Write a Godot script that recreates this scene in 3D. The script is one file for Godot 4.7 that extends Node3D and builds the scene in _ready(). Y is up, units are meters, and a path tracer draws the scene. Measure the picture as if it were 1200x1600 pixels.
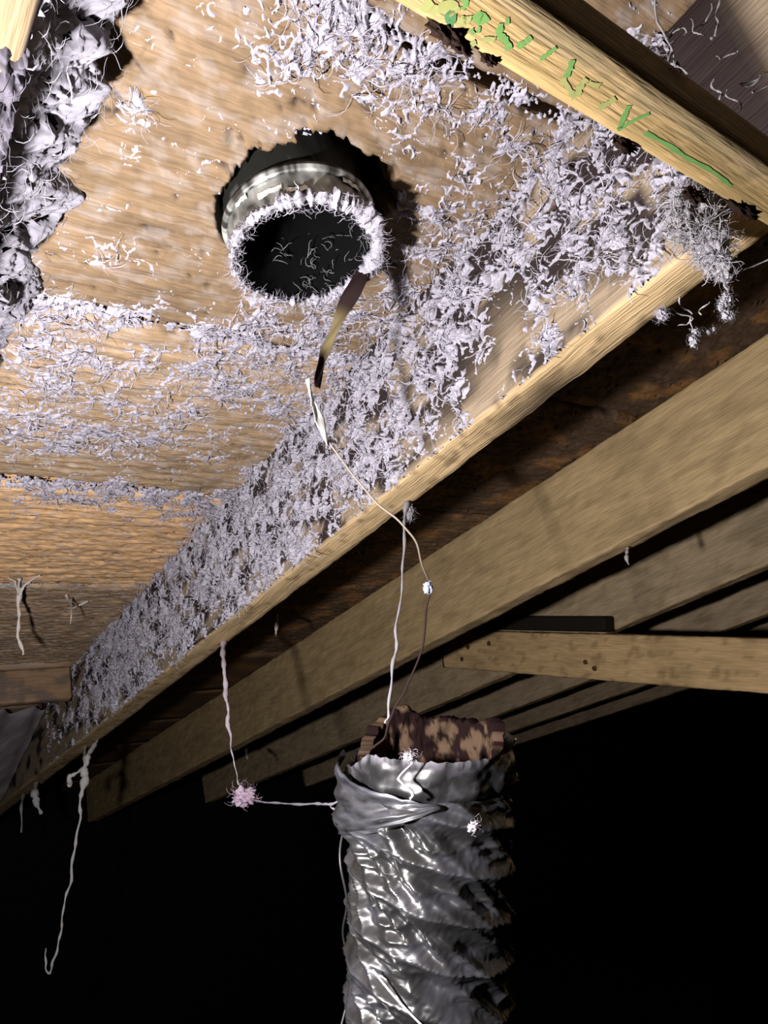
extends Node3D
# Underside of a plank roof seen by torchlight: rafters, lint-covered vent pipe, loose flexible duct.
# Roof frame: x along the planks (u), y up the slope (w), z down from the planks into the room (d).

const RB := Basis(Vector3(1.000000, -0.000000, -0.000000), Vector3(-0.000000, 0.374607, 0.927184), Vector3(0.000000, -0.927184, 0.374607))
const RO := Vector3(0.0000, 1.9631, -0.1467)
const PIPE := Vector2(0.2520, -0.3330)
const HOLE := Vector2(0.2580, -0.3275)

var used := {}
var fibres := []
var squiggles := []
var n1 := FastNoiseLite.new()
var n2 := FastNoiseLite.new()
var n3 := FastNoiseLite.new()
var rng := RandomNumberGenerator.new()
var M := {}


func _ready():
	# ---------- camera, light, exposure ----------
	var cam := Camera3D.new()
	cam.name = "camera"
	cam.fov = 65.0
	cam.near = 0.02
	cam.transform = Transform3D(Basis(Vector3(0.812201, 0.013963, 0.583210), Vector3(-0.057316, 0.996787, 0.055956), Vector3(-0.580555, -0.078875, 0.810392)), Vector3(0, 1.6, 0))
	add_child(cam)
	cam.current = true
	var env := Environment.new()
	env.background_mode = Environment.BG_COLOR
	env.background_color = Color(0, 0, 0)
	env.ambient_light_source = Environment.AMBIENT_SOURCE_DISABLED
	env.tonemap_mode = Environment.TONE_MAPPER_LINEAR
	env.tonemap_exposure = 1.0
	env.sdfgi_enabled = true
	env.ssao_enabled = true
	env.ssil_enabled = true
	var we := WorldEnvironment.new()
	we.name = "environment"
	we.environment = env
	add_child(we)
	var torch := OmniLight3D.new()          # the hand torch held low and to the left of the lens
	torch.name = "hand_torch_light"
	torch.position = Vector3(-0.030, 1.553, -0.283)
	torch.light_color = Color(1.0, 0.975, 0.98)
	torch.light_energy = 0.78
	torch.light_size = 0.012
	torch.omni_range = 12.0
	torch.omni_attenuation = 2.0
	torch.shadow_enabled = true
	add_child(torch)

	setup()
	build_shell()
	build_planks()
	build_rafters()
	build_strip_and_tie()
	build_pipe()
	build_duct()
	build_hanging_wire()
	build_lint()
	build_strands()


# ---------- helpers ----------
func setup():
	rng.seed = 77
	for k in 3:
		var n: FastNoiseLite = [n1, n2, n3][k]
		n.seed = 11 + k * 7
		n.frequency = 1.0
		n.noise_type = FastNoiseLite.TYPE_SIMPLEX
		n.fractal_type = FastNoiseLite.FRACTAL_FBM if k == 0 else FastNoiseLite.FRACTAL_NONE
		n.fractal_octaves = 3
	M.wood_u = wood_material(Vector3(2.2, 36, 36), 0.78)
	M.wood_w = wood_material(Vector3(36, 2.2, 36), 0.72)
	M.plain = flat_material(Color.WHITE, 0.9, true)
	M.lint = flat_material(Color.WHITE, 1.0, true)
	M.plain.metallic_specular = 0.1
	M.wood_u.metallic_specular = 0.25
	M.wood_w.metallic_specular = 0.25
	M.lint.metallic_specular = 0.1
	M.lint.backlight_enabled = true
	M.lint.backlight = Color(0.25, 0.25, 0.27)
	M.dark = flat_material(Color(0.09, 0.085, 0.08), 0.95, false)
	M.metal = flat_material(Color.WHITE, 0.42, true)
	M.metal.metallic = 0.55
	M.plastic = flat_material(Color.WHITE, 0.38, true)
	M.plastic.clearcoat_enabled = true
	M.plastic.clearcoat = 0.9
	M.plastic.clearcoat_roughness = 0.24
	M.plastic.metallic_specular = 0.5


func flat_material(c: Color, rough: float, vc: bool) -> StandardMaterial3D:
	var m := StandardMaterial3D.new()
	m.albedo_color = c
	m.roughness = rough
	m.vertex_color_use_as_albedo = vc
	m.cull_mode = BaseMaterial3D.CULL_DISABLED
	return m


func noise_tex(freq: float, sd: int, lo: float, hi: float, as_bump := false) -> NoiseTexture2D:
	var t := NoiseTexture2D.new()
	t.width = 512
	t.height = 512
	t.seamless = true
	t.generate_mipmaps = false
	var n := FastNoiseLite.new()
	n.seed = sd
	n.frequency = freq
	n.fractal_type = FastNoiseLite.FRACTAL_FBM
	n.fractal_octaves = 5
	t.noise = n
	if not as_bump:
		var g := Gradient.new()
		g.set_color(0, Color(lo, lo, lo * 0.97))
		g.set_color(1, Color(hi, hi, hi))
		t.color_ramp = g
	return t


func wood_material(s: Vector3, rough: float) -> StandardMaterial3D:
	var m := flat_material(Color.WHITE, rough, true)
	m.albedo_texture = noise_tex(0.018, 5, 0.80, 1.0)
	m.heightmap_enabled = true
	m.heightmap_texture = noise_tex(0.022, 9, 0, 1, true)
	m.heightmap_scale = 0.06
	m.uv1_triplanar = true
	m.uv1_scale = s
	return m


func numbered(called: String) -> String:
	var k: int = used.get(called, 0)
	used[called] = k + 1
	return called if k == 0 else "%s_%03d" % [called, k]


func tag(o: Node, label := "", category := "", group := "", kind := "") -> Node:
	if label:
		o.set_meta("label", label)
	if category:
		o.set_meta("category", category)
	if group:
		o.set_meta("group", group)
	if kind:
		o.set_meta("kind", kind)
	return o


func mesh_of(v: PackedVector3Array, idx: PackedInt32Array, col: PackedColorArray) -> ArrayMesh:
	var nor := PackedVector3Array()
	nor.resize(v.size())
	for k in range(0, idx.size(), 3):
		var a := v[idx[k]]
		var q := (v[idx[k + 2]] - a).cross(v[idx[k + 1]] - a)
		nor[idx[k]] += q
		nor[idx[k + 1]] += q
		nor[idx[k + 2]] += q
	for k in nor.size():
		nor[k] = nor[k].normalized() if nor[k].length_squared() > 0.0 else Vector3.UP
	var arr := []
	arr.resize(Mesh.ARRAY_MAX)
	arr[Mesh.ARRAY_VERTEX] = v
	arr[Mesh.ARRAY_NORMAL] = nor
	arr[Mesh.ARRAY_COLOR] = col
	arr[Mesh.ARRAY_INDEX] = idx
	var m := ArrayMesh.new()
	m.add_surface_from_arrays(Mesh.PRIMITIVE_TRIANGLES, arr)
	return m


func put(called: String, m: Mesh, mat: Material, parent: Node = self) -> MeshInstance3D:
	var o := MeshInstance3D.new()
	o.name = numbered(called) if parent == self else called
	o.mesh = m
	o.material_override = mat
	parent.add_child(o, true)
	return o


func base(called: String, xf := Transform3D()) -> Node3D:
	var o := Node3D.new()
	o.name = numbered(called)
	o.transform = xf
	add_child(o)
	return o


func roof_at(u: float, w: float, d: float) -> Vector3:
	return RO + RB * Vector3(u, w, d)


func roof_xf(u: float, w: float, d: float) -> Transform3D:
	return Transform3D(RB, roof_at(u, w, d))


# a grid of points; cells are left out where keep is false at every corner
func grid_mesh(pts: PackedVector3Array, cols: PackedColorArray, nu: int, nv: int, keep := PackedByteArray(), wrap := false, flip := false) -> ArrayMesh:
	var idx := PackedInt32Array()
	for j in nv - 1:
		for i in (nu if wrap else nu - 1):
			var i2 := (i + 1) % nu
			var a := j * nu + i
			var b := j * nu + i2
			var c := a + nu
			var d := b + nu
			if keep.size() and not (keep[a] or keep[b] or keep[c] or keep[d]):
				continue
			if flip:
				idx.append_array([a, c, b, b, c, d])
			else:
				idx.append_array([a, b, c, b, d, c])
	return compact(pts, idx, cols)


func compact(pts: PackedVector3Array, idx: PackedInt32Array, cols: PackedColorArray) -> ArrayMesh:
	var remap := PackedInt32Array()
	remap.resize(pts.size())
	remap.fill(-1)
	var v := PackedVector3Array()
	var c := PackedColorArray()
	for k in idx.size():
		var s := idx[k]
		if remap[s] < 0:
			remap[s] = v.size()
			v.append(pts[s])
			c.append(cols[s])
		idx[k] = remap[s]
	return mesh_of(v, idx, c)


func box_mesh(s: Vector3, at := Vector3.ZERO, c := Color.WHITE, e := 0.002) -> ArrayMesh:   # a box with chamfered edges, axis-aligned, from at to at + s
	var v := PackedVector3Array()
	var idx := PackedInt32Array()
	var col := PackedColorArray()
	var h := s / 2.0
	var o := at + h
	var corner := {}
	for sx in [-1, 1]:
		for sy in [-1, 1]:
			for sz in [-1, 1]:
				for ax in 3:
					var p := Vector3(sx * h.x, sy * h.y, sz * h.z)
					for k in 3:
						if k != ax:
							p[k] -= signf(p[k]) * e
					corner[[sx, sy, sz, ax]] = v.size()
					v.append(o + p)
					col.append(c)
	var quad := func(a, b, cc, d, out: Vector3):
		var nn: Vector3 = (v[cc] - v[a]).cross(v[b] - v[a])
		if nn.dot(out) > 0:
			idx.append_array([a, b, cc, a, cc, d])
		else:
			idx.append_array([a, cc, b, a, d, cc])
	for ax in 3:
		var b := (ax + 1) % 3
		var c2 := (ax + 2) % 3
		for sg in [-1, 1]:
			var q := []
			for t in [[-1, -1], [1, -1], [1, 1], [-1, 1]]:
				var k := [0, 0, 0]
				k[ax] = sg
				k[b] = t[0]
				k[c2] = t[1]
				q.append(corner[[k[0], k[1], k[2], ax]])
			var out := Vector3.ZERO
			out[ax] = sg
			quad.call(q[0], q[1], q[2], q[3], out)
			for sg2 in [-1, 1]:     # edge chamfers between ax and b
				var k1 := [0, 0, 0]
				var k2 := [0, 0, 0]
				k1[ax] = sg; k1[b] = sg2; k1[c2] = -1
				k2[ax] = sg; k2[b] = sg2; k2[c2] = 1
				var out2 := out
				out2[b] = sg2
				quad.call(corner[[k1[0], k1[1], k1[2], ax]], corner[[k2[0], k2[1], k2[2], ax]], corner[[k2[0], k2[1], k2[2], b]], corner[[k1[0], k1[1], k1[2], b]], out2)
	return flat_of(v, idx, col)


func flat_of(v: PackedVector3Array, idx: PackedInt32Array, col: PackedColorArray) -> ArrayMesh:
	var v2 := PackedVector3Array()
	var c2 := PackedColorArray()
	var i2 := PackedInt32Array()
	for k in idx.size():
		v2.append(v[idx[k]])
		c2.append(col[idx[k]])
		i2.append(k)
	return mesh_of(v2, i2, c2)


# a tube along points with a radius at each; appended to arrays
func add_tube(v: PackedVector3Array, idx: PackedInt32Array, col: PackedColorArray, pts: Array, rad: Array, cs: Array, sides := 6):
	var first := v.size()
	var up := Vector3(0.31, 0.52, 0.79)
	for k in pts.size():
		var t: Vector3 = (pts[mini(k + 1, pts.size() - 1)] - pts[maxi(k - 1, 0)]).normalized()
		var a := t.cross(up).normalized()
		var b := t.cross(a)
		for s in sides:
			var an := TAU * s / sides
			v.append(pts[k] + (a * cos(an) + b * sin(an)) * rad[k])
			col.append(cs[k])
	for k in pts.size() - 1:
		for s in sides:
			var s2 := (s + 1) % sides
			var p := first + k * sides
			idx.append_array([p + s, p + s2, p + sides + s, p + s2, p + sides + s2, p + sides + s])
	for e in [0, pts.size() - 1]:
		var p2: int = first + e * sides
		for s in range(1, sides - 1):
			idx.append_array([p2, p2 + s + 1, p2 + s] if e == 0 else [p2, p2 + s, p2 + s + 1])


func smooth_path(pts: Array, per: int) -> Array:
	var out := []
	for k in pts.size() - 1:
		var p0: Vector3 = pts[maxi(k - 1, 0)]
		var p3: Vector3 = pts[mini(k + 2, pts.size() - 1)]
		for s in per:
			out.append(pts[k].cubic_interpolate(pts[k + 1], p0, p3, float(s) / per))
	out.append(pts[-1])
	return out


func gone(p: float, a: float, b: float) -> float:
	return smoothstep(a, b, p)


# ---------- room shell ----------
func build_shell():
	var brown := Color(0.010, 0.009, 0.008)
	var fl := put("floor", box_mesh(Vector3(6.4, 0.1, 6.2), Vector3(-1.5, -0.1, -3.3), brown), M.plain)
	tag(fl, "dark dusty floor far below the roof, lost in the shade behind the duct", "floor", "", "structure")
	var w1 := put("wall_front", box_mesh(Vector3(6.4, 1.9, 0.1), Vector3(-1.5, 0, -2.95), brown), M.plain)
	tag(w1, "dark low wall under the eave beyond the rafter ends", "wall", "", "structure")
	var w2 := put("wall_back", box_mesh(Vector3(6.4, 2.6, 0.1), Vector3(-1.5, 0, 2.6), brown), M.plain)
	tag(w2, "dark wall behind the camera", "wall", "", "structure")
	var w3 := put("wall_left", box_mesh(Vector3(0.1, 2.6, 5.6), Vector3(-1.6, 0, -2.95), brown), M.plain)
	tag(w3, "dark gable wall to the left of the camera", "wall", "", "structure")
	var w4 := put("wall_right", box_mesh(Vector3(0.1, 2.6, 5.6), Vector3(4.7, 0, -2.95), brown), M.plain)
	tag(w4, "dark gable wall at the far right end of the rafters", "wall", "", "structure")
	# roofing felt above the planks, then the other slope behind the camera
	var felt := put("ceiling_felt", box_mesh(Vector3(6.3, 3.75, 0.03), Vector3.ZERO, Color(0.012, 0.011, 0.011)), M.plain)
	felt.transform = roof_xf(-1.5, -3.1, -0.12)
	tag(felt, "black roofing felt showing through the gaps between the roof planks", "roofing felt", "", "structure")
	var other := put("ceiling_slope", box_mesh(Vector3(6.3, 0.05, 2.3), Vector3(0, 0, 0), Color(0.12, 0.08, 0.05)), M.plain)
	other.transform = Transform3D(Basis(Vector3.RIGHT, 0.18), roof_at(-1.5, 0.62, -0.01))
	tag(other, "other brown slope of the roof behind the camera", "ceiling", "", "structure")


# ---------- roof planks ----------
func plank_relief(u: float, w: float) -> float:
	var g := n2.get_noise_2d(u * 6.0, w * 170.0) * 0.0007 + n1.get_noise_2d(u * 22.0, w * 75.0) * 0.0016
	var cr := absf(n3.get_noise_2d(u * 7.0 + 3.0, w * 58.0))
	var br := n1.get_noise_2d(u * 14.0 + 40.0, w * 26.0)
	if cr < 0.05 and br > 0.08:                # checks and torn splinters along the grain
		g -= (0.05 - cr) / 0.05 * 0.0045 * smoothstep(0.08, 0.25, br)
	return g + n3.get_noise_2d(u * 90.0, w * 200.0) * 0.0006


func build_planks():
	var root := base("ceiling", roof_xf(0, 0, 0))
	tag(root, "roof of rough wide planks nailed across the rafters, seen from below", "ceiling", "", "structure")
	var seams := [0.61, 0.34, 0.07, -0.20, -0.472, -0.745, -1.02, -1.385, -1.66, -1.93, -2.2, -2.47, -2.74, -3.0]
	var tone := [Color(0.40, 0.27, 0.175), Color(0.40, 0.27, 0.175), Color(0.20, 0.136, 0.083), Color(0.205, 0.140, 0.085), Color(0.34, 0.236, 0.145), Color(0.74, 0.46, 0.24), Color(0.42, 0.29, 0.185)]
	for k in seams.size() - 1:
		var fine: bool = k >= 2 and k <= 6
		var us := PackedFloat32Array()
		var x := -1.45
		while x < 4.7:
			us.append(x)
			var near: bool = x > -0.06 and x < 0.82
			x += (0.0028 if near else 0.04) if fine else 0.05
		var nrow := int((seams[k] - seams[k + 1]) / (0.0028 if fine else 0.03))
		var nu := us.size()
		var pts := PackedVector3Array()
		var cols := PackedColorArray()
		var keep := PackedByteArray()
		var c0: Color = tone[mini(k, 6)]
		for j in range(-1, nrow + 2):
			var t := clampf(float(j) / nrow, 0.0, 1.0)
			for i in nu:
				var u := us[i]
				var e0: float = seams[k + 1] + 0.0022 + absf(n1.get_noise_2d(u * 9.0, k * 7.0)) * 0.006 + (0.007 * smoothstep(0.34, 0.28, u) if k == 4 else 0.0)
				var e1: float = seams[k] - 0.0022 - absf(n1.get_noise_2d(u * 9.0, k * 7.0 + 50.0)) * 0.005
				var w := lerpf(e0, e1, t)
				var d := 0.0
				if fine and u > -0.08 and u < 0.84:
					d = plank_relief(u, w)
					var edge := minf(w - e0, e1 - w)
					d -= 0.004 * pow(clampf(1.0 - edge / 0.006, 0.0, 1.0), 2.0)
				if j < 0 or j > nrow:
					d = -0.02
				var kp := 1
				if k == 3:
					var q := Vector2(u, w) - HOLE
					var q2 := Vector2(u, w) - PIPE
					var rr := q.length() + n1.get_noise_2d(u * 40.0, w * 40.0) * 0.009
					rr = minf(rr, q2.length() + 0.0055)
					if rr < 0.0585:
						d -= clampf((0.0585 - rr) / 0.003, 0.0, 1.0) * 0.022
						if rr < 0.054:
							kp = 0
				pts.append(Vector3(u, w, d))
				keep.append(kp)
				var g := 0.5 + 0.5 * n1.get_noise_2d(u * 5.0, w * 90.0 + k * 13.0)
				var big := 0.5 + 0.5 * n1.get_noise_2d(u * 7.0 + 9.0, w * 12.0 + k * 5.0)
				var c := c0 * lerpf(0.74, 1.16, g)
				c = c.lerp(c0 * 1.25, 0.35 * smoothstep(0.5, 0.85, big))
				c = c.lerp(c0 * 0.6, 0.6 * smoothstep(0.45, 0.1, big))
				if u > 0.40:          # next bay: red-brown boards, with the bay's shade put into the colour
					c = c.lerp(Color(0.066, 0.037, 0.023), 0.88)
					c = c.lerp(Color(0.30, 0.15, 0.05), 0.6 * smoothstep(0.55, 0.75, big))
				if d < -0.0012 and j > 0 and j < nrow:      # dirt lodged in the checks
					c = c.lerp(Color(0.03, 0.022, 0.018), smoothstep(-0.0012, -0.003, d) * 0.85)
				var film := n1.get_noise_2d(u * 30.0 + 4.0, w * 55.0)
				c = c.lerp(Color(0.30, 0.265, 0.25) if k < 4 else Color(0.40, 0.35, 0.33), 0.38 * smoothstep(0.0, 0.45, film) * (1.0 if u < 0.4 else 0.15))
				c.a = 1.0
				cols.append(c)
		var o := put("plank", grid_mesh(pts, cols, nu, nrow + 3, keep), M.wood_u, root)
		o.name = "plank" if k == 0 else "plank_%03d" % k


# ---------- rafters ----------
# a squared timber in a frame where x is across (a), y along (y0..y1), z deep (b)
func timber(a: float, b: float, y0: float, y1: float, step: float, sd: float, tint: Callable, rough := 1.0, per := 0.006) -> ArrayMesh:
	var prof := []      # [point, outward normal, face]
	var e := 0.0025
	var put_side := func(p: Vector2, q: Vector2, nn: Vector2, face: int):
		var cnt := maxi(2, int(p.distance_to(q) / per))
		for k in cnt + 1:
			prof.append([p.lerp(q, float(k) / cnt), nn, face])
	put_side.call(Vector2(0, e), Vector2(0, b - e), Vector2(-1, 0), 0)
	put_side.call(Vector2(e, b), Vector2(a - e, b), Vector2(0, 1), 1)
	put_side.call(Vector2(a, b - e), Vector2(a, e), Vector2(1, 0), 2)
	put_side.call(Vector2(a - e, 0), Vector2(e, 0), Vector2(0, -1), 3)
	var nu := prof.size()
	var nv := int((y1 - y0) / step) + 1
	var pts := PackedVector3Array()
	var cols := PackedColorArray()
	for j in nv + 2:
		var y := lerpf(y0, y1, clampf(float(j - 1) / (nv - 1), 0.0, 1.0))
		for i in nu:
			var p: Vector2 = prof[i][0]
			var nn: Vector2 = prof[i][1]
			var s := p.x + p.y * 1.7
			var bump := (n1.get_noise_2d(y * 9.0 + sd, s * 60.0) * 0.0011 + n2.get_noise_2d(y * 60.0 + sd, s * 240.0) * 0.0004) * rough
			var wob := n1.get_noise_1d(y * 0.8 + sd * 3.0) * 0.004
			p += nn * bump
			if j == 0 or j == nv + 1:
				p = Vector2(a / 2, b / 2)
			pts.append(Vector3(p.x + wob * 0.5, y, p.y))
			cols.append(tint.call(prof[i][2], prof[i][0], y))
	return grid_mesh(pts, cols, nu, nv + 2, PackedByteArray(), true, true)


func wood_tone(c: Color, y: float, s: float, sd: float) -> Color:
	var g := 0.5 + 0.5 * n1.get_noise_2d(y * 4.0 + sd, s * 85.0)
	var big := n1.get_noise_2d(y * 6.0 + sd * 2.0, s * 20.0)
	var out := c * lerpf(0.80, 1.14, g)
	out = out.lerp(c * 0.62, smoothstep(0.1, 0.7, big) * 0.5)
	out.a = 1.0
	return out


func build_rafters():
	var tan := Color(0.60, 0.43, 0.235)
	var olive := Color(0.42, 0.305, 0.16)
	var dark_a: Vector2 = Vector2(0.4100, -0.3470)
	var dark_b: Vector2 = Vector2(0.4140, -0.2780)
	var patches := [Vector2(-0.2967, 0.0920), Vector2(-0.3289, 0.1129), Vector2(-0.3835, 0.1287), Vector2(-0.2255, 0.1193)]
	# the near one whose side is matted with lint
	var t1 := func(face: int, p: Vector2, y: float) -> Color:
		if face == 0:
			var big := n1.get_noise_2d(y * 9.0, p.y * 22.0 + 3.0)
			var bare := smoothstep(0.05, 0.30, big + 0.35 * smoothstep(0.085, 0.13, p.y) + 0.55 * smoothstep(-1.15, -1.5, y) - 0.16)
			var grime_and_shade := Color(0.024, 0.018, 0.016)
			for q in patches:
				bare = maxf(bare, 0.85 * exp(-Vector2(y, p.y).distance_squared_to(q) / 0.00045))
			bare *= smoothstep(-0.13, -0.15, y)  # dark past the furring strip: the strip's shadow put into the colour
			bare = maxf(bare, smoothstep(-0.098, -0.080, y))  # lit wood resumes beyond that painted shadow
			return grime_and_shade.lerp(wood_tone(Color(0.26, 0.20, 0.14), y, p.y, 1.0), bare)
		var c := wood_tone(tan, y, p.x + p.y, 1.0)
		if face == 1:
			var m := smoothstep(dark_a.y - 0.05, dark_a.y + 0.03, y) * smoothstep(dark_b.y + 0.03, dark_b.y - 0.03, y)  # darker stretch of the underside, stronger towards the far edge
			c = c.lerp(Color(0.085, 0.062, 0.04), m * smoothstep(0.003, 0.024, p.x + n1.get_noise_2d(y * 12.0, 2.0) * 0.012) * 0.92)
			if n1.get_noise_2d(y * 34.0 + 8.0, p.x * 90.0) > 0.48:
				c = c.lerp(Color(0.2, 0.13, 0.08), 0.7)
		return c
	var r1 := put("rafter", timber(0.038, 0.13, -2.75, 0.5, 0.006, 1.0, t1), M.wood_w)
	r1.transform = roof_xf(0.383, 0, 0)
	tag(r1, "near rafter with its side matted in grey lint and a bright bare wood underside", "rafter", "")
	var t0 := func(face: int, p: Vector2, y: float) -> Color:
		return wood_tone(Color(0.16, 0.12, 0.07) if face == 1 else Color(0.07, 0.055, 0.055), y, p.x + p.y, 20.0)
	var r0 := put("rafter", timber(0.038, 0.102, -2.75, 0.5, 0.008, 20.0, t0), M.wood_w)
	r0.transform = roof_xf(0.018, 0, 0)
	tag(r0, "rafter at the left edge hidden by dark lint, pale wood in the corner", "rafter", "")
	var labels := ["second rafter from the camera, broad tan side in view with a pale lower edge", "third rafter, grey-brown, to whose side the level tie beam is nailed", "fourth rafter, dusty brown, behind the level tie beam", "fifth rafter, dim brown strip past the tie beam above the dark", "sixth rafter, faintest brown strip nearest the dark background"]
	for k in 5:
		var u: float = 0.780 + 0.4 * k - 0.001
		var base_c: Color = [olive, Color(0.54, 0.415, 0.26), Color(0.66, 0.50, 0.33), Color(0.60, 0.45, 0.29), Color(0.55, 0.41, 0.27)][k]
		var sd := 3.0 + 5.0 * k
		var tk := func(face: int, p: Vector2, y: float) -> Color:
			var c := wood_tone(base_c if face != 1 else base_c.lerp(tan * 1.35, 0.8), y, p.x + p.y, sd)  # undersides paler: light on the lower edges put into the colour
			var st := n1.get_noise_2d(y * 13.0 + sd, p.y * 34.0)
			if st > 0.2:
				c = c.lerp(Color(0.24, 0.165, 0.085), clampf((st - 0.2) * 1.1, 0.0, 0.35))
			c.a = 1.0
			return c
		var r := put("rafter", timber(0.038, 0.125, -2.80, 0.5, 0.008 if k < 2 else 0.02, sd, tk, 1.4), M.wood_w)
		r.transform = roof_xf(u, 0, 0)
		tag(r, labels[k], "rafter", "")


# ---------- furring strip with green stamp, tie beam, eave blocking ----------
func build_strip_and_tie():
	var yellow := Color(0.29, 0.203, 0.09)
	var d0 := 0.131
	var hgt := 0.027
	var pa: Vector2 = Vector2(0.1330, -0.1100)
	var pb: Vector2 = Vector2(0.3300, -0.1200)
	var dir := (pb - pa).normalized()
	var x_ax := Vector3(dir.x, dir.y, 0)
	var z_ax := Vector3(0, 0, 1)
	var y_ax := z_ax.cross(x_ax)
	var strip := base("furring_strip", Transform3D(RB * Basis(x_ax, y_ax, z_ax), roof_at(pa.x, pa.y, d0)))
	tag(strip, "yellow wooden strip crossing the top right corner with faded green stamped writing", "furring strip")
	# timber() runs along y, so turn it: across = strip y, along = strip x
	var tf := func(face: int, p: Vector2, y: float) -> Color:
		var c := wood_tone(yellow, y, p.x + p.y, 40.0)
		var gr := n1.get_noise_2d(y * 30.0, (p.x + p.y) * 70.0)
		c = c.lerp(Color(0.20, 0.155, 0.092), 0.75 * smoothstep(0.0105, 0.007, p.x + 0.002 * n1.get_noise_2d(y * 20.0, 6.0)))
		if gr > 0.42:
			c = c.lerp(Color(0.35, 0.24, 0.12), 0.6)
		return c
	var body := put("board", timber(0.0235, hgt, -0.55, 1.0, 0.004, 40.0, tf, 0.08, 0.003), M.wood_w, strip)
	body.transform = Transform3D(Basis(Vector3(0, -1, 0), Vector3(1, 0, 0), Vector3(0, 0, 1)), Vector3(0, 0.0235, 0))
	# green stamp: strokes measured along the underside
	var green := Color(0.085, 0.165, 0.05)
	var pale := Color(0.18, 0.185, 0.068)
	var strokes := [
		[[Vector2(0.1630, -0.1010), Vector2(0.1660, -0.1020), Vector2(0.1670, -0.1000)], 0.0018, green], [[Vector2(0.1650, -0.1060), Vector2(0.1670, -0.1070)], 0.0008, green], [[Vector2(0.1670, -0.1040), Vector2(0.1680, -0.1060)], 0.0007, green],
		[[Vector2(0.1710, -0.1070), Vector2(0.1750, -0.1050)], 0.0009, pale], [[Vector2(0.1730, -0.1000), Vector2(0.1750, -0.1030), Vector2(0.1790, -0.1040), Vector2(0.1820, -0.1060)], 0.0012, green], [[Vector2(0.1740, -0.0990), Vector2(0.1750, -0.0980)], 0.0013, green],
		[[Vector2(0.1840, -0.1040), Vector2(0.1850, -0.1020), Vector2(0.1860, -0.0990)], 0.0012, green], [[Vector2(0.1950, -0.1040), Vector2(0.1960, -0.1010), Vector2(0.1970, -0.0980)], 0.0010, green], [[Vector2(0.2060, -0.0990), Vector2(0.2080, -0.1020), Vector2(0.2090, -0.1050)], 0.0013, green],
		[[Vector2(0.2080, -0.1060), Vector2(0.2140, -0.1080), Vector2(0.2190, -0.1100)], 0.0012, pale], [[Vector2(0.2190, -0.1090), Vector2(0.2170, -0.1050), Vector2(0.2170, -0.1020)], 0.0015, pale], [[Vector2(0.2190, -0.1030), Vector2(0.2240, -0.1020)], 0.0012, pale],
		[[Vector2(0.2310, -0.1090), Vector2(0.2330, -0.1060), Vector2(0.2340, -0.1030)], 0.0015, pale], [[Vector2(0.2420, -0.1030), Vector2(0.2440, -0.1070), Vector2(0.2470, -0.1120)], 0.0013, green], [[Vector2(0.2470, -0.1130), Vector2(0.2490, -0.1080), Vector2(0.2530, -0.1020)], 0.0010, green],
		[[Vector2(0.2590, -0.1090), Vector2(0.2730, -0.1090), Vector2(0.2890, -0.1100), Vector2(0.3060, -0.1100), Vector2(0.3240, -0.1120)], 0.0010, green], [[Vector2(0.1560, -0.0990), Vector2(0.1580, -0.1000), Vector2(0.1580, -0.1020)], 0.0010, green], [[Vector2(0.1540, -0.1050), Vector2(0.1570, -0.1060), Vector2(0.1570, -0.1080)], 0.0018, Color(0.05, 0.12, 0.05)],
		[[Vector2(0.1450, -0.1060), Vector2(0.1500, -0.1060), Vector2(0.1530, -0.1030), Vector2(0.1570, -0.1040)], 0.0020, pale], [[Vector2(0.1680, -0.1090), Vector2(0.1700, -0.1100)], 0.0010, pale], [[Vector2(0.1590, -0.1050), Vector2(0.1620, -0.1050), Vector2(0.1610, -0.1030)], 0.0014, pale]]
	var v := PackedVector3Array()
	var idx := PackedInt32Array()
	var col := PackedColorArray()
	var inv := strip.transform.affine_inverse()
	for s in strokes:
		var pts := []
		for q in s[0]:
			pts.append(inv * roof_at(q.x, q.y, 0.158))
		pts = smooth_path(pts, 5)
		for k in pts.size():
			var p: Vector3 = pts[k]
			p.z = hgt + 0.00028
			var t: Vector3 = pts[mini(k + 1, pts.size() - 1)] - pts[maxi(k - 1, 0)]
			var side: Vector3 = Vector3(-t.y, t.x, 0).normalized() * s[1] * (0.9 + 0.3 * n2.get_noise_1d(v.size() * 0.21))
			v.append(p + side)
			v.append(p - side)
			col.append(s[2] * (0.95 + 0.15 * n3.get_noise_1d(v.size() * 1.7)))
			col.append(s[2])
			if k:
				var b := v.size() - 4
				idx.append_array([b, b + 1, b + 2, b + 1, b + 3, b + 2])
	tag(put("stamped_writing", flat_of(v, idx, col), M.plain, strip), "faded green stamped letters and a long green line")
	# bark and the shade of the rafter gap, as dark lumps on the arris
	for q in [[Vector2(0.1600, -0.1110), 0.010, 0.0035], [Vector2(0.1670, -0.1130), 0.005, 0.002], [Vector2(0.2580, -0.1180), 0.008, 0.0026], [Vector2(0.3140, -0.1240), 0.009, 0.0028], [Vector2(0.3450, -0.1190), 0.016, 0.0034], [Vector2(0.1790, -0.1120), 0.004, 0.0022]]:
		var p3: Vector3 = inv * roof_at(q[0].x, q[0].y, 0.1565)
		var bk := put("bark_and_shade", blob_mesh(Vector3(q[1] * 0.75, q[2] * 0.8, 0.003), 8.0 + p3.x * 90.0, Color(0.018, 0.012, 0.009), 0.5, 2), M.plain, strip)
		bk.position = Vector3(p3.x, p3.y, hgt - 0.0015)

	# level tie beam nailed to the near side of the third rafter
	var q0: Vector3 = Vector3(1.1420, 1.4819, -1.3708)
	var q1: Vector3 = Vector3(1.1420, 1.5164, -0.6315)
	var q2: Vector3 = Vector3(1.1420, 1.4364, -0.6335)
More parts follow.
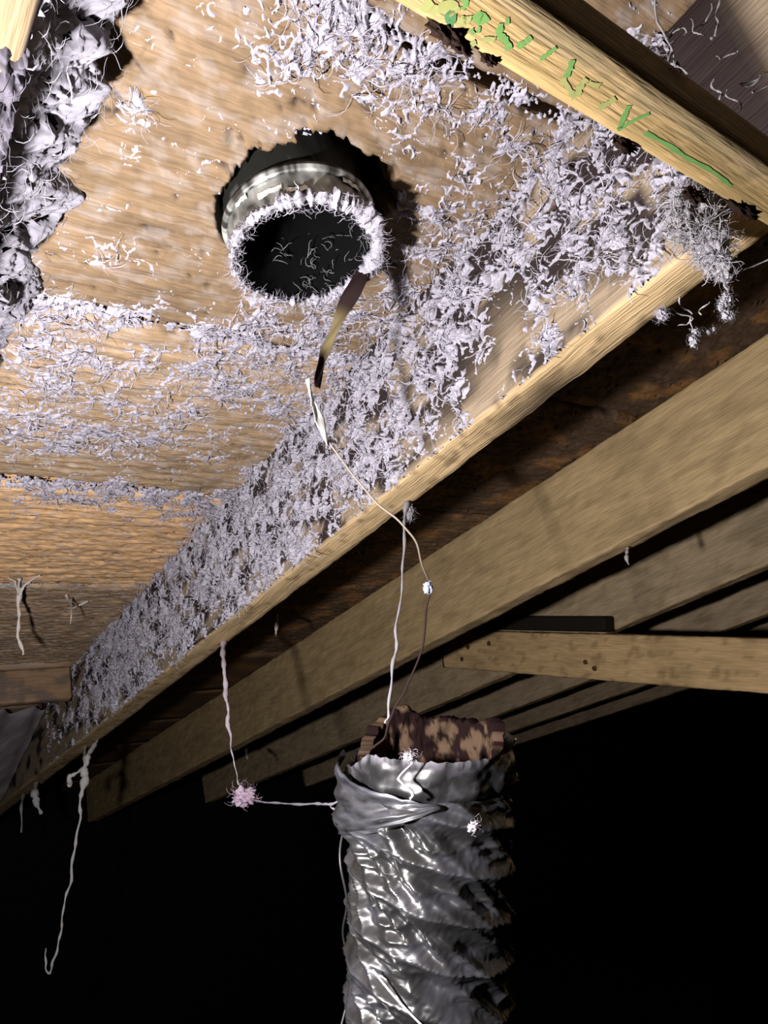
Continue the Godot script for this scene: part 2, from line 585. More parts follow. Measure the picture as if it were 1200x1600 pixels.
	var along := (q1 - q0).normalized()
	var zax := RB * Vector3(1, 0, 0)
	var down := along.cross(zax).normalized() * -1.0
	if down.y > 0:
		down = -down
	var height := (q2 - q1).dot(down)
	var tie := base("tie_beam", Transform3D(Basis(zax, along, zax.cross(along)), q0))
	tag(tie, "level pale timber tie nailed to a rafter at the right, below the second rafter", "tie beam")
	var sgn := 1.0 if zax.cross(along).dot(down) > 0 else -1.0
	var tt := func(face: int, p: Vector2, y: float) -> Color:
		var c := wood_tone(Color(0.74, 0.51, 0.26), y, p.x + p.y, 60.0)
		if n1.get_noise_2d(y * 20.0 + 4.0, p.y * 30.0) > 0.45:
			c = c.lerp(Color(0.3, 0.19, 0.08), 0.5)
		c.a = 1.0
		return c
	var tb := put("timber", timber(0.038, height, 0.0, 1.6, 0.008, 60.0, tt), M.wood_w, tie)
	if sgn < 0:
		tb.position.z = -height
	for q in [[0.06, 0.35], [0.085, 0.42], [0.15, 0.30], [0.065, 0.74], [0.42, 0.75], [0.40, 0.62]]:
		var kn := put("knot", blob_mesh(Vector3(0.0010, 0.005, 0.0045), q[0] * 300.0, Color(0.10, 0.06, 0.03), 0.25, 2), M.plain, tie)
		kn.position = Vector3(-0.0002, q[0], q[1] * height * sgn)
	# dark bar added for the shaded slot above the tie
	var shade_bar := put("slot_shade", box_mesh(Vector3(0.028, 0.30, 0.028), Vector3.ZERO, Color(0.022, 0.017, 0.014), 0.003), M.plain)
	var lo: Vector3 = Vector3(1.1480, 1.4919, -1.2302)
	shade_bar.transform = Transform3D(Basis(zax, along, zax.cross(along)), lo - (zax.cross(along) * 0.028 if sgn > 0 else Vector3.ZERO))
	tag(shade_bar, "short dark bar added for the shaded slot above the level tie timber", "shade_bar")

	# blocking between the two near rafters at the bottom of the planks
	var tbk := func(face: int, p: Vector2, y: float) -> Color:
		return wood_tone(Color(0.27, 0.175, 0.105), y, p.x + p.y, 80.0).lerp(Color(0.10, 0.085, 0.08), 0.7 * smoothstep(0.0, 0.4, n1.get_noise_2d(y * 14.0, p.y * 24.0)))
	var bl := put("eave_blocking", timber(0.022, 0.055, 0.0, 0.322, 0.004, 80.0, tbk, 1.5), M.wood_w)
	bl.transform = Transform3D(RB * Basis(Vector3(0, -1, 0), Vector3(1, 0, 0), Vector3(0, 0, 1)), roof_at(0.054, -1.392, 0.004))
	tag(bl, "short brown blocking board at the lower end of the planks by the left edge", "blocking")
	# grey batt stuffed under it
	var pts := PackedVector3Array()
	var cols := PackedColorArray()
	for j in 60:
		for i in 100:
			var u := lerpf(0.056, 0.378, i / 99.0)
			var s := j / 59.0
			var d := lerpf(0.03, 0.126, s)
			var w := -1.58 - 0.42 * s + 0.05 * n1.get_noise_2d(u * 7.0, d * 6.0) + 0.012 * n1.get_noise_2d(u * 25.0, d * 30.0) + 0.03 * exp(-pow((u - 0.345) / 0.02, 2.0))
			pts.append(Vector3(u, w, d))
			var g := 0.5 + 0.5 * n1.get_noise_2d(u * 12.0 + 5.0, d * 12.0)
			cols.append(Color(0.15, 0.13, 0.13).lerp(Color(0.34, 0.31, 0.33), g))
	var batt := put("insulation_batt", grid_mesh(pts, cols, 100, 60, PackedByteArray(), false, true), M.lint)
	batt.transform = roof_xf(0, 0, 0)
	tag(batt, "grey crumpled insulation batt stuffed under the blocking at the left edge", "insulation")


# a lumpy closed blob
func blob_mesh(r: Vector3, sd: float, c: Color, amp := 0.35, detail := 3) -> ArrayMesh:
	var rings := 6 + detail * 5
	var segs := 8 + detail * 8
	var pts := PackedVector3Array()
	var cols := PackedColorArray()
	for j in rings + 1:
		var ph := PI * j / rings
		for i in segs:
			var th := TAU * i / segs
			var q := Vector3(sin(ph) * cos(th), cos(ph), sin(ph) * sin(th))
			var k := 1.0 + amp * (n1.get_noise_3d(q.x * 1.6 + sd, q.y * 1.6, q.z * 1.6) * 1.6 + 0.45 * n2.get_noise_3d(q.x * 3.4, q.y * 3.4 + sd, q.z * 3.4))
			pts.append(q * k * r)
			cols.append(c * (0.92 + 0.16 * n3.get_noise_3d(q.x * 4.0, q.y * 4.0, q.z * 4.0 + sd)))
	return grid_mesh(pts, cols, segs, rings + 1, PackedByteArray(), true, false)


# ---------- vent pipe ----------
func build_pipe():
	var pipe := base("vent_pipe", roof_xf(PIPE.x, PIPE.y, 0))
	tag(pipe, "short round galvanised vent pipe coming down through the roof planks", "vent pipe")
	var R := 0.0475
	var end := 0.034
	var seg := 160
	# outer wall, lip and inner wall as one lathe with small dents
	var prof := []
	for k in 24:
		prof.append([R, lerpf(-0.09, end, k / 23.0), 0])
	prof.append([R - 0.0004, end + 0.0006, 1])
	prof.append([R - 0.0012, end, 2])
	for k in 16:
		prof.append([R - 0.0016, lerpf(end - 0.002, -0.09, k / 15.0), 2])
	var pts := PackedVector3Array()
	var cols := PackedColorArray()
	for q in prof:
		for i in seg:
			var th := TAU * i / seg
			var r: float = q[0]
			if q[1] > 0.012:
				r += 0.0005 * sin(th * 38.0) * smoothstep(0.012, 0.022, q[1]) * (0.3 + 0.7 * float(cos(th - 2.4) > 0.2))   # crimped end
			r += 0.0008 * n1.get_noise_3d(cos(th) * 2.0, sin(th) * 2.0, q[1] * 20.0)
			pts.append(Vector3(cos(th) * r, sin(th) * r, q[1]))
			var g := 0.5 + 0.5 * n1.get_noise_3d(cos(th) * 3.0, sin(th) * 3.0, q[1] * 60.0)
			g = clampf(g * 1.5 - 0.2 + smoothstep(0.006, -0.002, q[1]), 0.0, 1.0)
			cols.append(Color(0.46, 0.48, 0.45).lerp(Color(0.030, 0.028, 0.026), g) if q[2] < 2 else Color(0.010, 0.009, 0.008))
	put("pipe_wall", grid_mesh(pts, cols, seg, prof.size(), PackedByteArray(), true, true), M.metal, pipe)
	# rolled bead near the planks
	pts = PackedVector3Array()
	cols = PackedColorArray()
	for k in 9:
		var a := TAU * k / 8.0
		for i in seg:
			var th := TAU * i / seg
			var r := R + 0.0012 + 0.0022 * cos(a)
			pts.append(Vector3(cos(th) * r, sin(th) * r, 0.009 + 0.0035 * sin(a)))
			var g := 0.5 + 0.5 * n1.get_noise_2d(cos(th) * 4.0, sin(th) * 4.0)
			cols.append(Color(0.55, 0.57, 0.53).lerp(Color(0.04, 0.038, 0.035), clampf(g * 2.2 - 0.55, 0.0, 1.0)))
	put("rolled_bead", grid_mesh(pts, cols, seg, 9, PackedByteArray(), true, false), M.metal, pipe)
	# bright bits of foil tape
	for q in [[2.5, 0.022, 0.010, 0.0022], [1.35, 0.014, 0.009, 0.0022], [2.95, 0.014, 0.007, 0.003], [2.15, 0.026, 0.008, 0.0018]]:
		pts = PackedVector3Array()
		cols = PackedColorArray()
		for j in 5:
			for i in 9:
				var th: float = q[0] + (i - 4) / 8.0 * q[2] / R * 1.6
				var r := R + 0.0012 + 0.0006 * n2.get_noise_2d(i * 0.9, j * 0.9 + q[0])
				pts.append(Vector3(cos(th) * r, sin(th) * r, q[1] + (j - 2) / 4.0 * q[3] * 2.0 + 0.001 * n1.get_noise_2d(i * 0.7, q[0] * 9.0)))
				cols.append(Color(0.72, 0.74, 0.70))
		put("foil_patch", grid_mesh(pts, cols, 9, 5), M.metal, pipe)


# ---------- flexible duct ----------
const DC := Vector3(0.3315, 0.0, -0.4076)
const EF := Vector3(-0.631, 0, 0.776)
const ER := Vector3(0.776, 0, 0.631)


func duct_point(th: float, y: float, r: float) -> Vector3:
	return Vector3(0, y, 0) + EF * (cos(th) * r) + ER * (sin(th) * r)


func rim_outer(th: float) -> float:
	var a := wrapf(th, -PI, PI)
	var y := 1.4685 + 0.0015 * sin(th * 5.0)
	y += 0.013 * exp(-pow((a + 1.48) / 0.40, 2.0))
	y += 0.006 * smoothstep(0.6, 1.6, a)
	return y


func build_duct():
	var duct := base("flexible_duct", Transform3D(Basis(), DC))
	tag(duct, "upright flexible duct in shiny black plastic with a torn lint-caked open top", "duct")
	var R := 0.0530
	var nu := 260
	var pitch := 0.0275
	var ys := []
	var y := 1.0
	var k := 0
	while k < 300:
		ys.append(k / 299.0)
		k += 1
	var pts := PackedVector3Array()
	var cols := PackedColorArray()
	for j in ys.size():
		for i in nu:
			var th := TAU * i / nu
			var a := wrapf(th, -PI, PI)
			var top := rim_outer(th)
			# dense rows near the top, sparse towards the floor
			var s: float = ys[j]
			var yy: float = top - s * 0.30 if s < 0.9 else lerpf(top - 0.27, 0.0, (s - 0.9) / 0.1)
			var ph := yy / pitch + a / TAU + 0.30 * sin(a) - 0.15
			var fr := ph - floorf(ph)
			var sag := 4.0 * fr * (1.0 - fr)
			var r := R + 0.0010 - 0.0060 * pow(sag, 0.75)
			# creases that run down from upper left to lower right
			var cx := a * R * 1000.0
			var cy := yy * 1000.0
			var along := cx * 0.80 - cy * 0.60
			var acr := cx * 0.60 + cy * 0.80
			var cre := 1.0 - absf(n2.get_noise_2d(along * 0.0085, acr * 0.052)) * 2.4
			r += 0.0030 * cre * (0.35 + 0.65 * sag)
			var cre2 := 1.0 - absf(n3.get_noise_2d(cx * 0.014 + cy * 0.012, cy * 0.060)) * 2.0
			r += 0.0016 * cre2 * sag
			r += 0.0003 * n2.get_noise_2d(cx * 0.16, cy * 0.22)
			# pulled-out flap at the upper left
			r += 0.0085 * exp(-pow((a + 1.45) / 0.42, 2.0) - pow((yy - (top - 0.030)) / 0.013, 2.0))
			r += 0.002 * exp(-pow((yy - top) / 0.004, 2.0))
			pts.append(duct_point(th, yy, r))
			var dust := smoothstep(-0.1, 0.8, n2.get_noise_2d(cx * 0.02 + 7.0, cy * 0.035)) * 0.55 + 0.45 * smoothstep(0.75, 1.0, 1.0 - sag)
			cols.append(Color(0.0120, 0.0120, 0.0120).lerp(Color(0.17, 0.17, 0.205), clampf(dust, 0.0, 1.0) * 0.17))
	put("plastic_sleeve", grid_mesh(pts, cols, nu, ys.size(), PackedByteArray(), true, true), M.plastic, duct)
	# torn flap of the outer plastic pulled out to a corner at the left
	pts = PackedVector3Array()
	cols = PackedColorArray()
	for side in 2:
		for jj in 36:
			var j: int = jj if side == 0 else 35 - jj
			for i in 70:
				var t := i / 69.0
				var q := j / 35.0
				var a := lerpf(-1.75, 0.10, t)
				var y1 := lerpf(1.4865, 1.4690, pow(t, 0.8)) + 0.0006 * n2.get_noise_2d(t * 9.0, 2.0)
				var y0 := lerpf(1.4330, 1.4665, pow(t, 1.25)) + 0.0012 * sin(t * 7.0)
				var yy := lerpf(y1, y0, q)
				var r := R + 0.0042 - 0.0034 * pow(t, 3.0) - 0.0050 * smoothstep(0.86, 1.0, q) + 0.0080 * exp(-pow((a + 1.45) / 0.38, 2.0)) * (0.25 + 0.75 * pow(q, 1.4) * (1.0 - 0.5 * q))
				r += 0.0013 * sin(q * 6.0 + t * 5.0) + 0.0016 * n2.get_noise_2d(t * 2.2 + q * 1.5, q * 2.2)
				r -= 0.0007 * side
				pts.append(duct_point(a, yy, r))
				var dust := 0.12 + 0.16 * n1.get_noise_2d(t * 4.0, q * 4.0)
				if q < 0.06:
					dust += 0.2
				cols.append(Color(0.0120, 0.0120, 0.0120).lerp(Color(0.17, 0.17, 0.205), dust))
	put("torn_flap", grid_mesh(pts, cols, 70, 72, PackedByteArray(), false, true), M.plastic, duct)
	# inner sleeve that stands above the torn outer one
	pts = PackedVector3Array()
	cols = PackedColorArray()
	for j in 40:
		for i in nu:
			var th := TAU * i / nu
			var a := wrapf(th, -PI, PI)
			var top := 1.4935 + 0.0012 * n1.get_noise_2d(cos(th) * 6.0, sin(th) * 6.0) - 0.010 * smoothstep(-0.75, -1.1, a) + 0.004 * smoothstep(0.6, 1.3, a)
			var yy := lerpf(top, 1.435, j / 39.0)
			var cx := a * R * 1000.0
			var r := R - 0.0110 * smoothstep(1.476, 1.462, yy) - 0.0015 + 0.0022 * n2.get_noise_2d(cx * 0.028, yy * 42.0) + 0.0004 * n2.get_noise_2d(cx * 0.08, yy * 110.0) + 0.0015 * exp(-pow((yy - top) / 0.0025, 2.0))
			pts.append(duct_point(th, yy, r))
			var dust := smoothstep(0.0, 0.5, n1.get_noise_2d(cx * 0.09 + 30.0, yy * 90.0) + 0.5 * exp(-pow((yy - top) / 0.004, 2.0)))
			cols.append(Color(0.0120, 0.0120, 0.0120).lerp(Color(0.13, 0.125, 0.14), dust * 0.16 + 0.7 * exp(-pow((yy - top) / 0.0035, 2.0)) * smoothstep(-0.2, 0.3, n1.get_noise_2d(cx * 0.12, 6.0) + 0.25)))
	put("inner_sleeve", grid_mesh(pts, cols, nu, 40, PackedByteArray(), true, true), M.plastic, duct)
	# dusty liner whose ragged back edge shows above the front rim
	pts = PackedVector3Array()
	cols = PackedColorArray()
	var keep := PackedByteArray()
	for side in 2:
		for jj in 60:
			var j: int = jj if side == 0 else 59 - jj
			for i in nu:
				var th := TAU * i / nu
				var a := wrapf(th, -PI, PI)
				var back := smoothstep(1.0, 1.7, absf(a))
				var top := 1.489 + back * (0.014 + 0.0022 * n1.get_noise_2d(cos(th) * 5.0, sin(th) * 5.0 + 4.0)) + 0.009 * exp(-pow((absf(wrapf(th - 3.65, -PI, PI))) / 0.22, 2.0)) + 0.005 * exp(-pow((a - 1.7) / 0.3, 2.0)) - 0.012 * exp(-pow((a + 1.5) / 0.45, 2.0))
				var yy := lerpf(1.38, top, j / 59.0)
				var thick := 0.004 + 0.004 * back
				var r := R - 0.0075 - 0.010 * smoothstep(1.480, 1.460, yy) - (thick if side else 0.0) + 0.0026 * n1.get_noise_3d(cos(th) * 3.0, sin(th) * 3.0, yy * 40.0)
				pts.append(duct_point(th, yy, r))
				var g := n2.get_noise_3d(cos(th) * 2.3, sin(th) * 2.3, yy * 70.0 + 9.0) + 0.5 * n1.get_noise_3d(cos(th) * 8.0, sin(th) * 8.0, yy * 260.0)
				var c := Color(0.055, 0.038, 0.024).lerp(Color(0.0080, 0.0040, 0.0040), smoothstep(-0.42, 0.02, g))
				cols.append(c)
	put("dusty_liner", grid_mesh(pts, cols, nu, 120, PackedByteArray(), true, true), M.plain, duct)
	# plug of lint and dirt down inside
	pts = PackedVector3Array()
	cols = PackedColorArray()
	for j in 20:
		for i in 60:
			var th := TAU * i / 60
			var r := (R - 0.008) * j / 19.0
			pts.append(duct_point(th, 1.455 + 0.012 * n1.get_noise_2d(cos(th) * r * 60.0, sin(th) * r * 60.0), r))
			cols.append(Color(0.03, 0.024, 0.018))
	put("lint_plug", grid_mesh(pts, cols, 60, 20, PackedByteArray(), true), M.plain, duct)
	# loose wire of the coil showing at the left side and a pulled thread on the front
	var v := PackedVector3Array()
	var idx := PackedInt32Array()
	var col := PackedColorArray()
	var path := []
	for q in 60:
		var a := -1.62 + 0.25 * sin(q * 0.16) 
		path.append(duct_point(a, 1.440 - q * 0.0030, R + 0.0015 + 0.0025 * sin(q * 0.31)))
	var rr := []
	var cc := []
	for q in path.size():
		rr.append(0.0008)
		cc.append(Color(0.05, 0.048, 0.05))
	add_tube(v, idx, col, path, rr, cc)
	put("coil_wire", mesh_of(v, idx, col), M.metal, duct)
	v = PackedVector3Array()
	idx = PackedInt32Array()
	col = PackedColorArray()
	path = []
	rr = []
	cc = []
	for q in 20:
		var t := q / 19.0
		path.append(duct_point(lerpf(-0.62, 0.30, t), lerpf(1.374, 1.338, t) - 0.006 * t * t, R + 0.0022))
		rr.append(0.0007)
		cc.append(Color(0.5, 0.5, 0.54))
	add_tube(v, idx, col, path, rr, cc)
	put("plastic_seam", mesh_of(v, idx, col), M.plastic, duct)


# ---------- strap and wire hanging from the pipe ----------
func ribbon(pts: Array, wid: Array, side: Array, c: Array, thick := 0.0005) -> ArrayMesh:
	var v := PackedVector3Array()
	var cols := PackedColorArray()
	for k in pts.size():
		var t: Vector3 = (pts[mini(k + 1, pts.size() - 1)] - pts[maxi(k - 1, 0)]).normalized()
		var s: Vector3 = (side[k] - t * side[k].dot(t)).normalized()
		var nn := t.cross(s)
		for q in 9:
			var x: float = (q - 4) / 4.0
			if q == 8:
				x = 1.0
			v.append(pts[k] + s * wid[k] * x + nn * (0.0012 * sin(x * 2.0 + k * 0.4)))
			cols.append(c[k])
		for q in 9:
			var x: float = 1.0 - q / 4.0
			v.append(pts[k] + s * wid[k] * x + nn * (0.0012 * sin(x * 2.0 + k * 0.4) + thick))
			cols.append(c[k])
	return grid_mesh(v, cols, 18, pts.size(), PackedByteArray(), true)


func build_hanging_wire():
	var top: Vector3 = Vector3(0.2951, 1.8050, -0.4412)
	var strap := base("hanging_strap", Transform3D(Basis(), top))
	tag(strap, "thin dark bent metal strap hanging down from the rim of the vent pipe", "strap")
	var raw := [Vector3(0.2974, 1.8066, -0.4431), Vector3(0.2885, 1.7914, -0.4410), Vector3(0.2819, 1.7772, -0.4422), Vector3(0.2768, 1.7637, -0.4447), Vector3(0.2723, 1.7512, -0.4467), Vector3(0.2684, 1.7413, -0.4480), Vector3(0.2672, 1.7316, -0.4498), Vector3(0.2674, 1.7228, -0.4505)]
	var p := []
	var wd := []
	var sd := []
	var cc := []
	var sm := smooth_path(raw, 5)
	for k in sm.size():
		var t := float(k) / (sm.size() - 1)
		p.append(sm[k] - top)
		wd.append(lerpf(0.0060, 0.0042, t) * (0.85 + 0.2 * sin(t * 9.0)))
		sd.append(Vector3(0.75, 0.25, 0.2 + 0.9 * sin(t * 5.0)))
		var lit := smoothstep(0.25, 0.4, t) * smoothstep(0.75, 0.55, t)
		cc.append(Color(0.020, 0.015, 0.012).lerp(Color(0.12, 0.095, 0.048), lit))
	put("strap", ribbon(p, wd, sd, cc), M.plain, strap)

	var start: Vector3 = Vector3(0.2623, 1.7223, -0.4518)
	var wire := base("hanging_wire", Transform3D(Basis(), start))
	tag(wire, "long thin bent wire running from under the vent pipe down to the open duct", "wire")
	var wp := smooth_path([Vector3(0.2614, 1.7248, -0.4521), Vector3(0.2636, 1.7128, -0.4504), Vector3(0.2669, 1.7014, -0.4480), Vector3(0.2723, 1.6867, -0.4443), Vector3(0.2819, 1.6675, -0.4332), Vector3(0.2935, 1.6487, -0.4205), Vector3(0.3049, 1.6344, -0.4100), Vector3(0.3107, 1.6222, -0.4021), Vector3(0.3141, 1.6061, -0.3963), Vector3(0.3153, 1.5922, -0.3918), Vector3(0.3141, 1.5745, -0.3907), Vector3(0.3107, 1.5570, -0.3912), Vector3(0.3059, 1.5414, -0.3937), Vector3(0.3010, 1.5278, -0.3973), Vector3(0.2960, 1.5155, -0.4008), Vector3(0.2934, 1.5029, -0.4063), Vector3(0.2915, 1.4942, -0.4135)], 6)
	var v := PackedVector3Array()
	var idx := PackedInt32Array()
	var col := PackedColorArray()
	var pts := []
	var rr := []
	var c2 := []
	for k in wp.size():
		var t := float(k) / (wp.size() - 1)
		pts.append(wp[k] - start + Vector3(n2.get_noise_1d(k * 0.09), 0, n2.get_noise_1d(k * 0.09 + 50.0)) * 0.0016)
		rr.append(0.0007)
		c2.append(Color(0.19, 0.168, 0.135).lerp(Color(0.022, 0.0155, 0.012), smoothstep(0.30, 0.62, t)))
	add_tube(v, idx, col, pts, rr, c2)
	put("wire", mesh_of(v, idx, col), M.plain, wire)
	var kn := put("lint_knot", blob_mesh(Vector3(0.0026, 0.0036, 0.0026), 5.0, Color(0.20, 0.21, 0.27), 0.4, 2), M.lint, wire)
	kn.position = Vector3(0.3150, 1.5930, -0.3914) - start
	# pale shred of plastic wrapped on the top of the wire
	var shred := smooth_path([Vector3(0.2596, 1.7276, -0.4507), Vector3(0.2617, 1.7166, -0.4490), Vector3(0.2646, 1.7052, -0.4468), Vector3(0.2677, 1.6955, -0.4443), Vector3(0.2714, 1.6839, -0.4428)], 6)
	p = []
	wd = []
	sd = []
	cc = []
	for k in shred.size():
		var t := float(k) / (shred.size() - 1)
		p.append(shred[k] - start)
		wd.append(0.0008 + 0.0034 * pow(sin(PI * clampf(t * 0.9 + 0.05, 0, 1)), 1.5) * smoothstep(0.0, 0.9, t) + 0.0006 * n2.get_noise_1d(k))
		sd.append(Vector3(0.8, 0.3, 0.4 * sin(t * 7.0)))
		cc.append(Color(0.33, 0.33, 0.31))
	put("plastic_shred", ribbon(p, wd, sd, cc, 0.0007), M.plastic, wire)


# ---------- lint ----------
func make_fibres():
	rng.seed = 5
	for kind in 2:
		for n in 5:
			var v := PackedVector3Array()
			var idx := PackedInt32Array()
			var col := PackedColorArray()
			var pts := []
			var rr := []
			var cs := []
			var p := Vector3.ZERO
			var a := rng.randf() * TAU
			var dirv := Vector3(cos(a), sin(a), 0.25)
			var steps := 7 if kind == 0 else 6
			for k in steps:
				pts.append(p)
				var r: float = (0.036 if kind == 0 else 0.012)
				rr.append(r * (1.0 - 0.65 * absf(2.0 * k / (steps - 1.0) - 1.0)) * (0.8 + 0.4 * rng.randf()))
				cs.append(Color.WHITE)
				dirv = (dirv + Vector3(rng.randf_range(-1, 1), rng.randf_range(-1, 1), rng.randf_range(-0.65, 0.6)) * (0.85 if kind == 0 else 0.6)).normalized()
				p += dirv / (steps - 1.0)
			add_tube(v, idx, col, pts, rr, cs, 4 if kind == 0 else 3)
			(squiggles if kind == 0 else fibres).append(mesh_of(v, idx, col))


func scatter(parent: Node3D, where: PackedVector3Array, norms: PackedVector3Array, lists: Array, count: int, lo: float, hi: float, c: Color, called: String):
	if where.is_empty():
		return
	var per := count / lists.size()
	for n in lists.size():
		var mm := MultiMesh.new()
		mm.transform_format = MultiMesh.TRANSFORM_3D
		mm.use_colors = true
		mm.mesh = lists[n]
		mm.instance_count = per
		for k in per:
			var q := rng.randi() % where.size()
			var nn := norms[q]
			var xa := nn.cross(Vector3(0.3, 0.9, 0.31)).normalized()
			var b := Basis(xa, nn.cross(xa), nn)
			var tilt := Basis(b.x, rng.randf_range(-0.45, 0.45)) * Basis(nn, rng.randf() * TAU)
			var s := rng.randf_range(lo, hi)
			mm.set_instance_transform(k, Transform3D((tilt * b).scaled(Vector3(s, s, s)), where[q] + nn * rng.randf_range(0.0, 0.0022)))
			var sh := rng.randf_range(0.82, 1.15)
			mm.set_instance_color(k, Color(c.r * sh, c.g * sh, c.b * sh))
		var o := MultiMeshInstance3D.new()
		o.name = called
		o.multimesh = mm
		o.material_override = M.lint
		tag(o, "", "", "", "stuff")
		parent.add_child(o, true)


# a layer of lint with real holes over a plane: at(x, y, h) places a point; dens(x, y) says how thick
func lint_layer(called: String, label: String, xf: Transform3D, x0: float, x1: float, y0: float, y1: float, cell: float, thick: float, dens: Callable, at: Callable, nrm: Vector3, c: Color, sq: int, fb: int, grain := 1.0):
	var nx := int((x1 - x0) / cell)
	var ny := int((y1 - y0) / cell)
	var pts := PackedVector3Array()
	var cols := PackedColorArray()
	var keep := PackedByteArray()
	var spots := PackedVector3Array()
	var nors := PackedVector3Array()
	var edge := PackedVector3Array()
	var edgen := PackedVector3Array()
	pts.resize(nx * ny)
	cols.resize(nx * ny)
	keep.resize(nx * ny)
	for j in ny:
		var y := y0 + j * cell
		for i in nx:
			var x := x0 + i * cell
			var dn: float = dens.call(x, y)
			var k := j * nx + i
			if dn < 0.04:
				pts[k] = at.call(x, y, -0.002)
				continue
			var sx := x * grain
			var sy := y * grain
			var wx := sx + 0.005 * n2.get_noise_2d(sx * 50.0, sy * 50.0)
			var wy := sy + 0.005 * n2.get_noise_2d(sx * 50.0 + 40.0, sy * 50.0)
			var rid := 1.0 - 2.0 * absf(n2.get_noise_2d(wx * 46.0, wy * 46.0))
			var rid2 := 1.0 - 2.0 * absf(n3.get_noise_2d(wx * 88.0 + 9.0, wy * 88.0))
			var fin := n3.get_noise_2d(sx * 300.0, sy * 300.0)
			var big := n2.get_noise_2d(sx * 24.0 + 7.0, sy * 24.0)
			var h := dn - 1.06 + 0.62 * maxf(rid, rid2) + 0.22 * minf(rid, rid2) + 0.07 * fin + 0.28 * big
			h = thick * clampf(h, -0.5, 0.45 + 0.30 * h)
			pts[k] = at.call(x, y, h)
			if h > -0.0007:
				keep[k] = 1
				if h > 0.0012 and (i + j) % 3 == 0:
					spots.append(pts[k])
					nors.append(nrm)
			var sh := 0.90 + 0.14 * fin + 0.10 * big
			cols[k] = Color(c.r * sh, c.g * sh, c.b * sh)
	var o := put(called, grid_mesh(pts, cols, nx, ny, keep, false, nrm.dot(Vector3(1, 0, 0)) < 0.5 and nrm.z < 0.5), M.lint)
	o.transform = xf
	tag(o, label, "lint", "", "stuff")
	scatter(o, spots, nors, squiggles, sq, 0.009, 0.018, c * 1.04, "lint_curl")
	scatter(o, spots, nors, fibres, fb, 0.008, 0.022, c * 1.12, "lint_fibre")


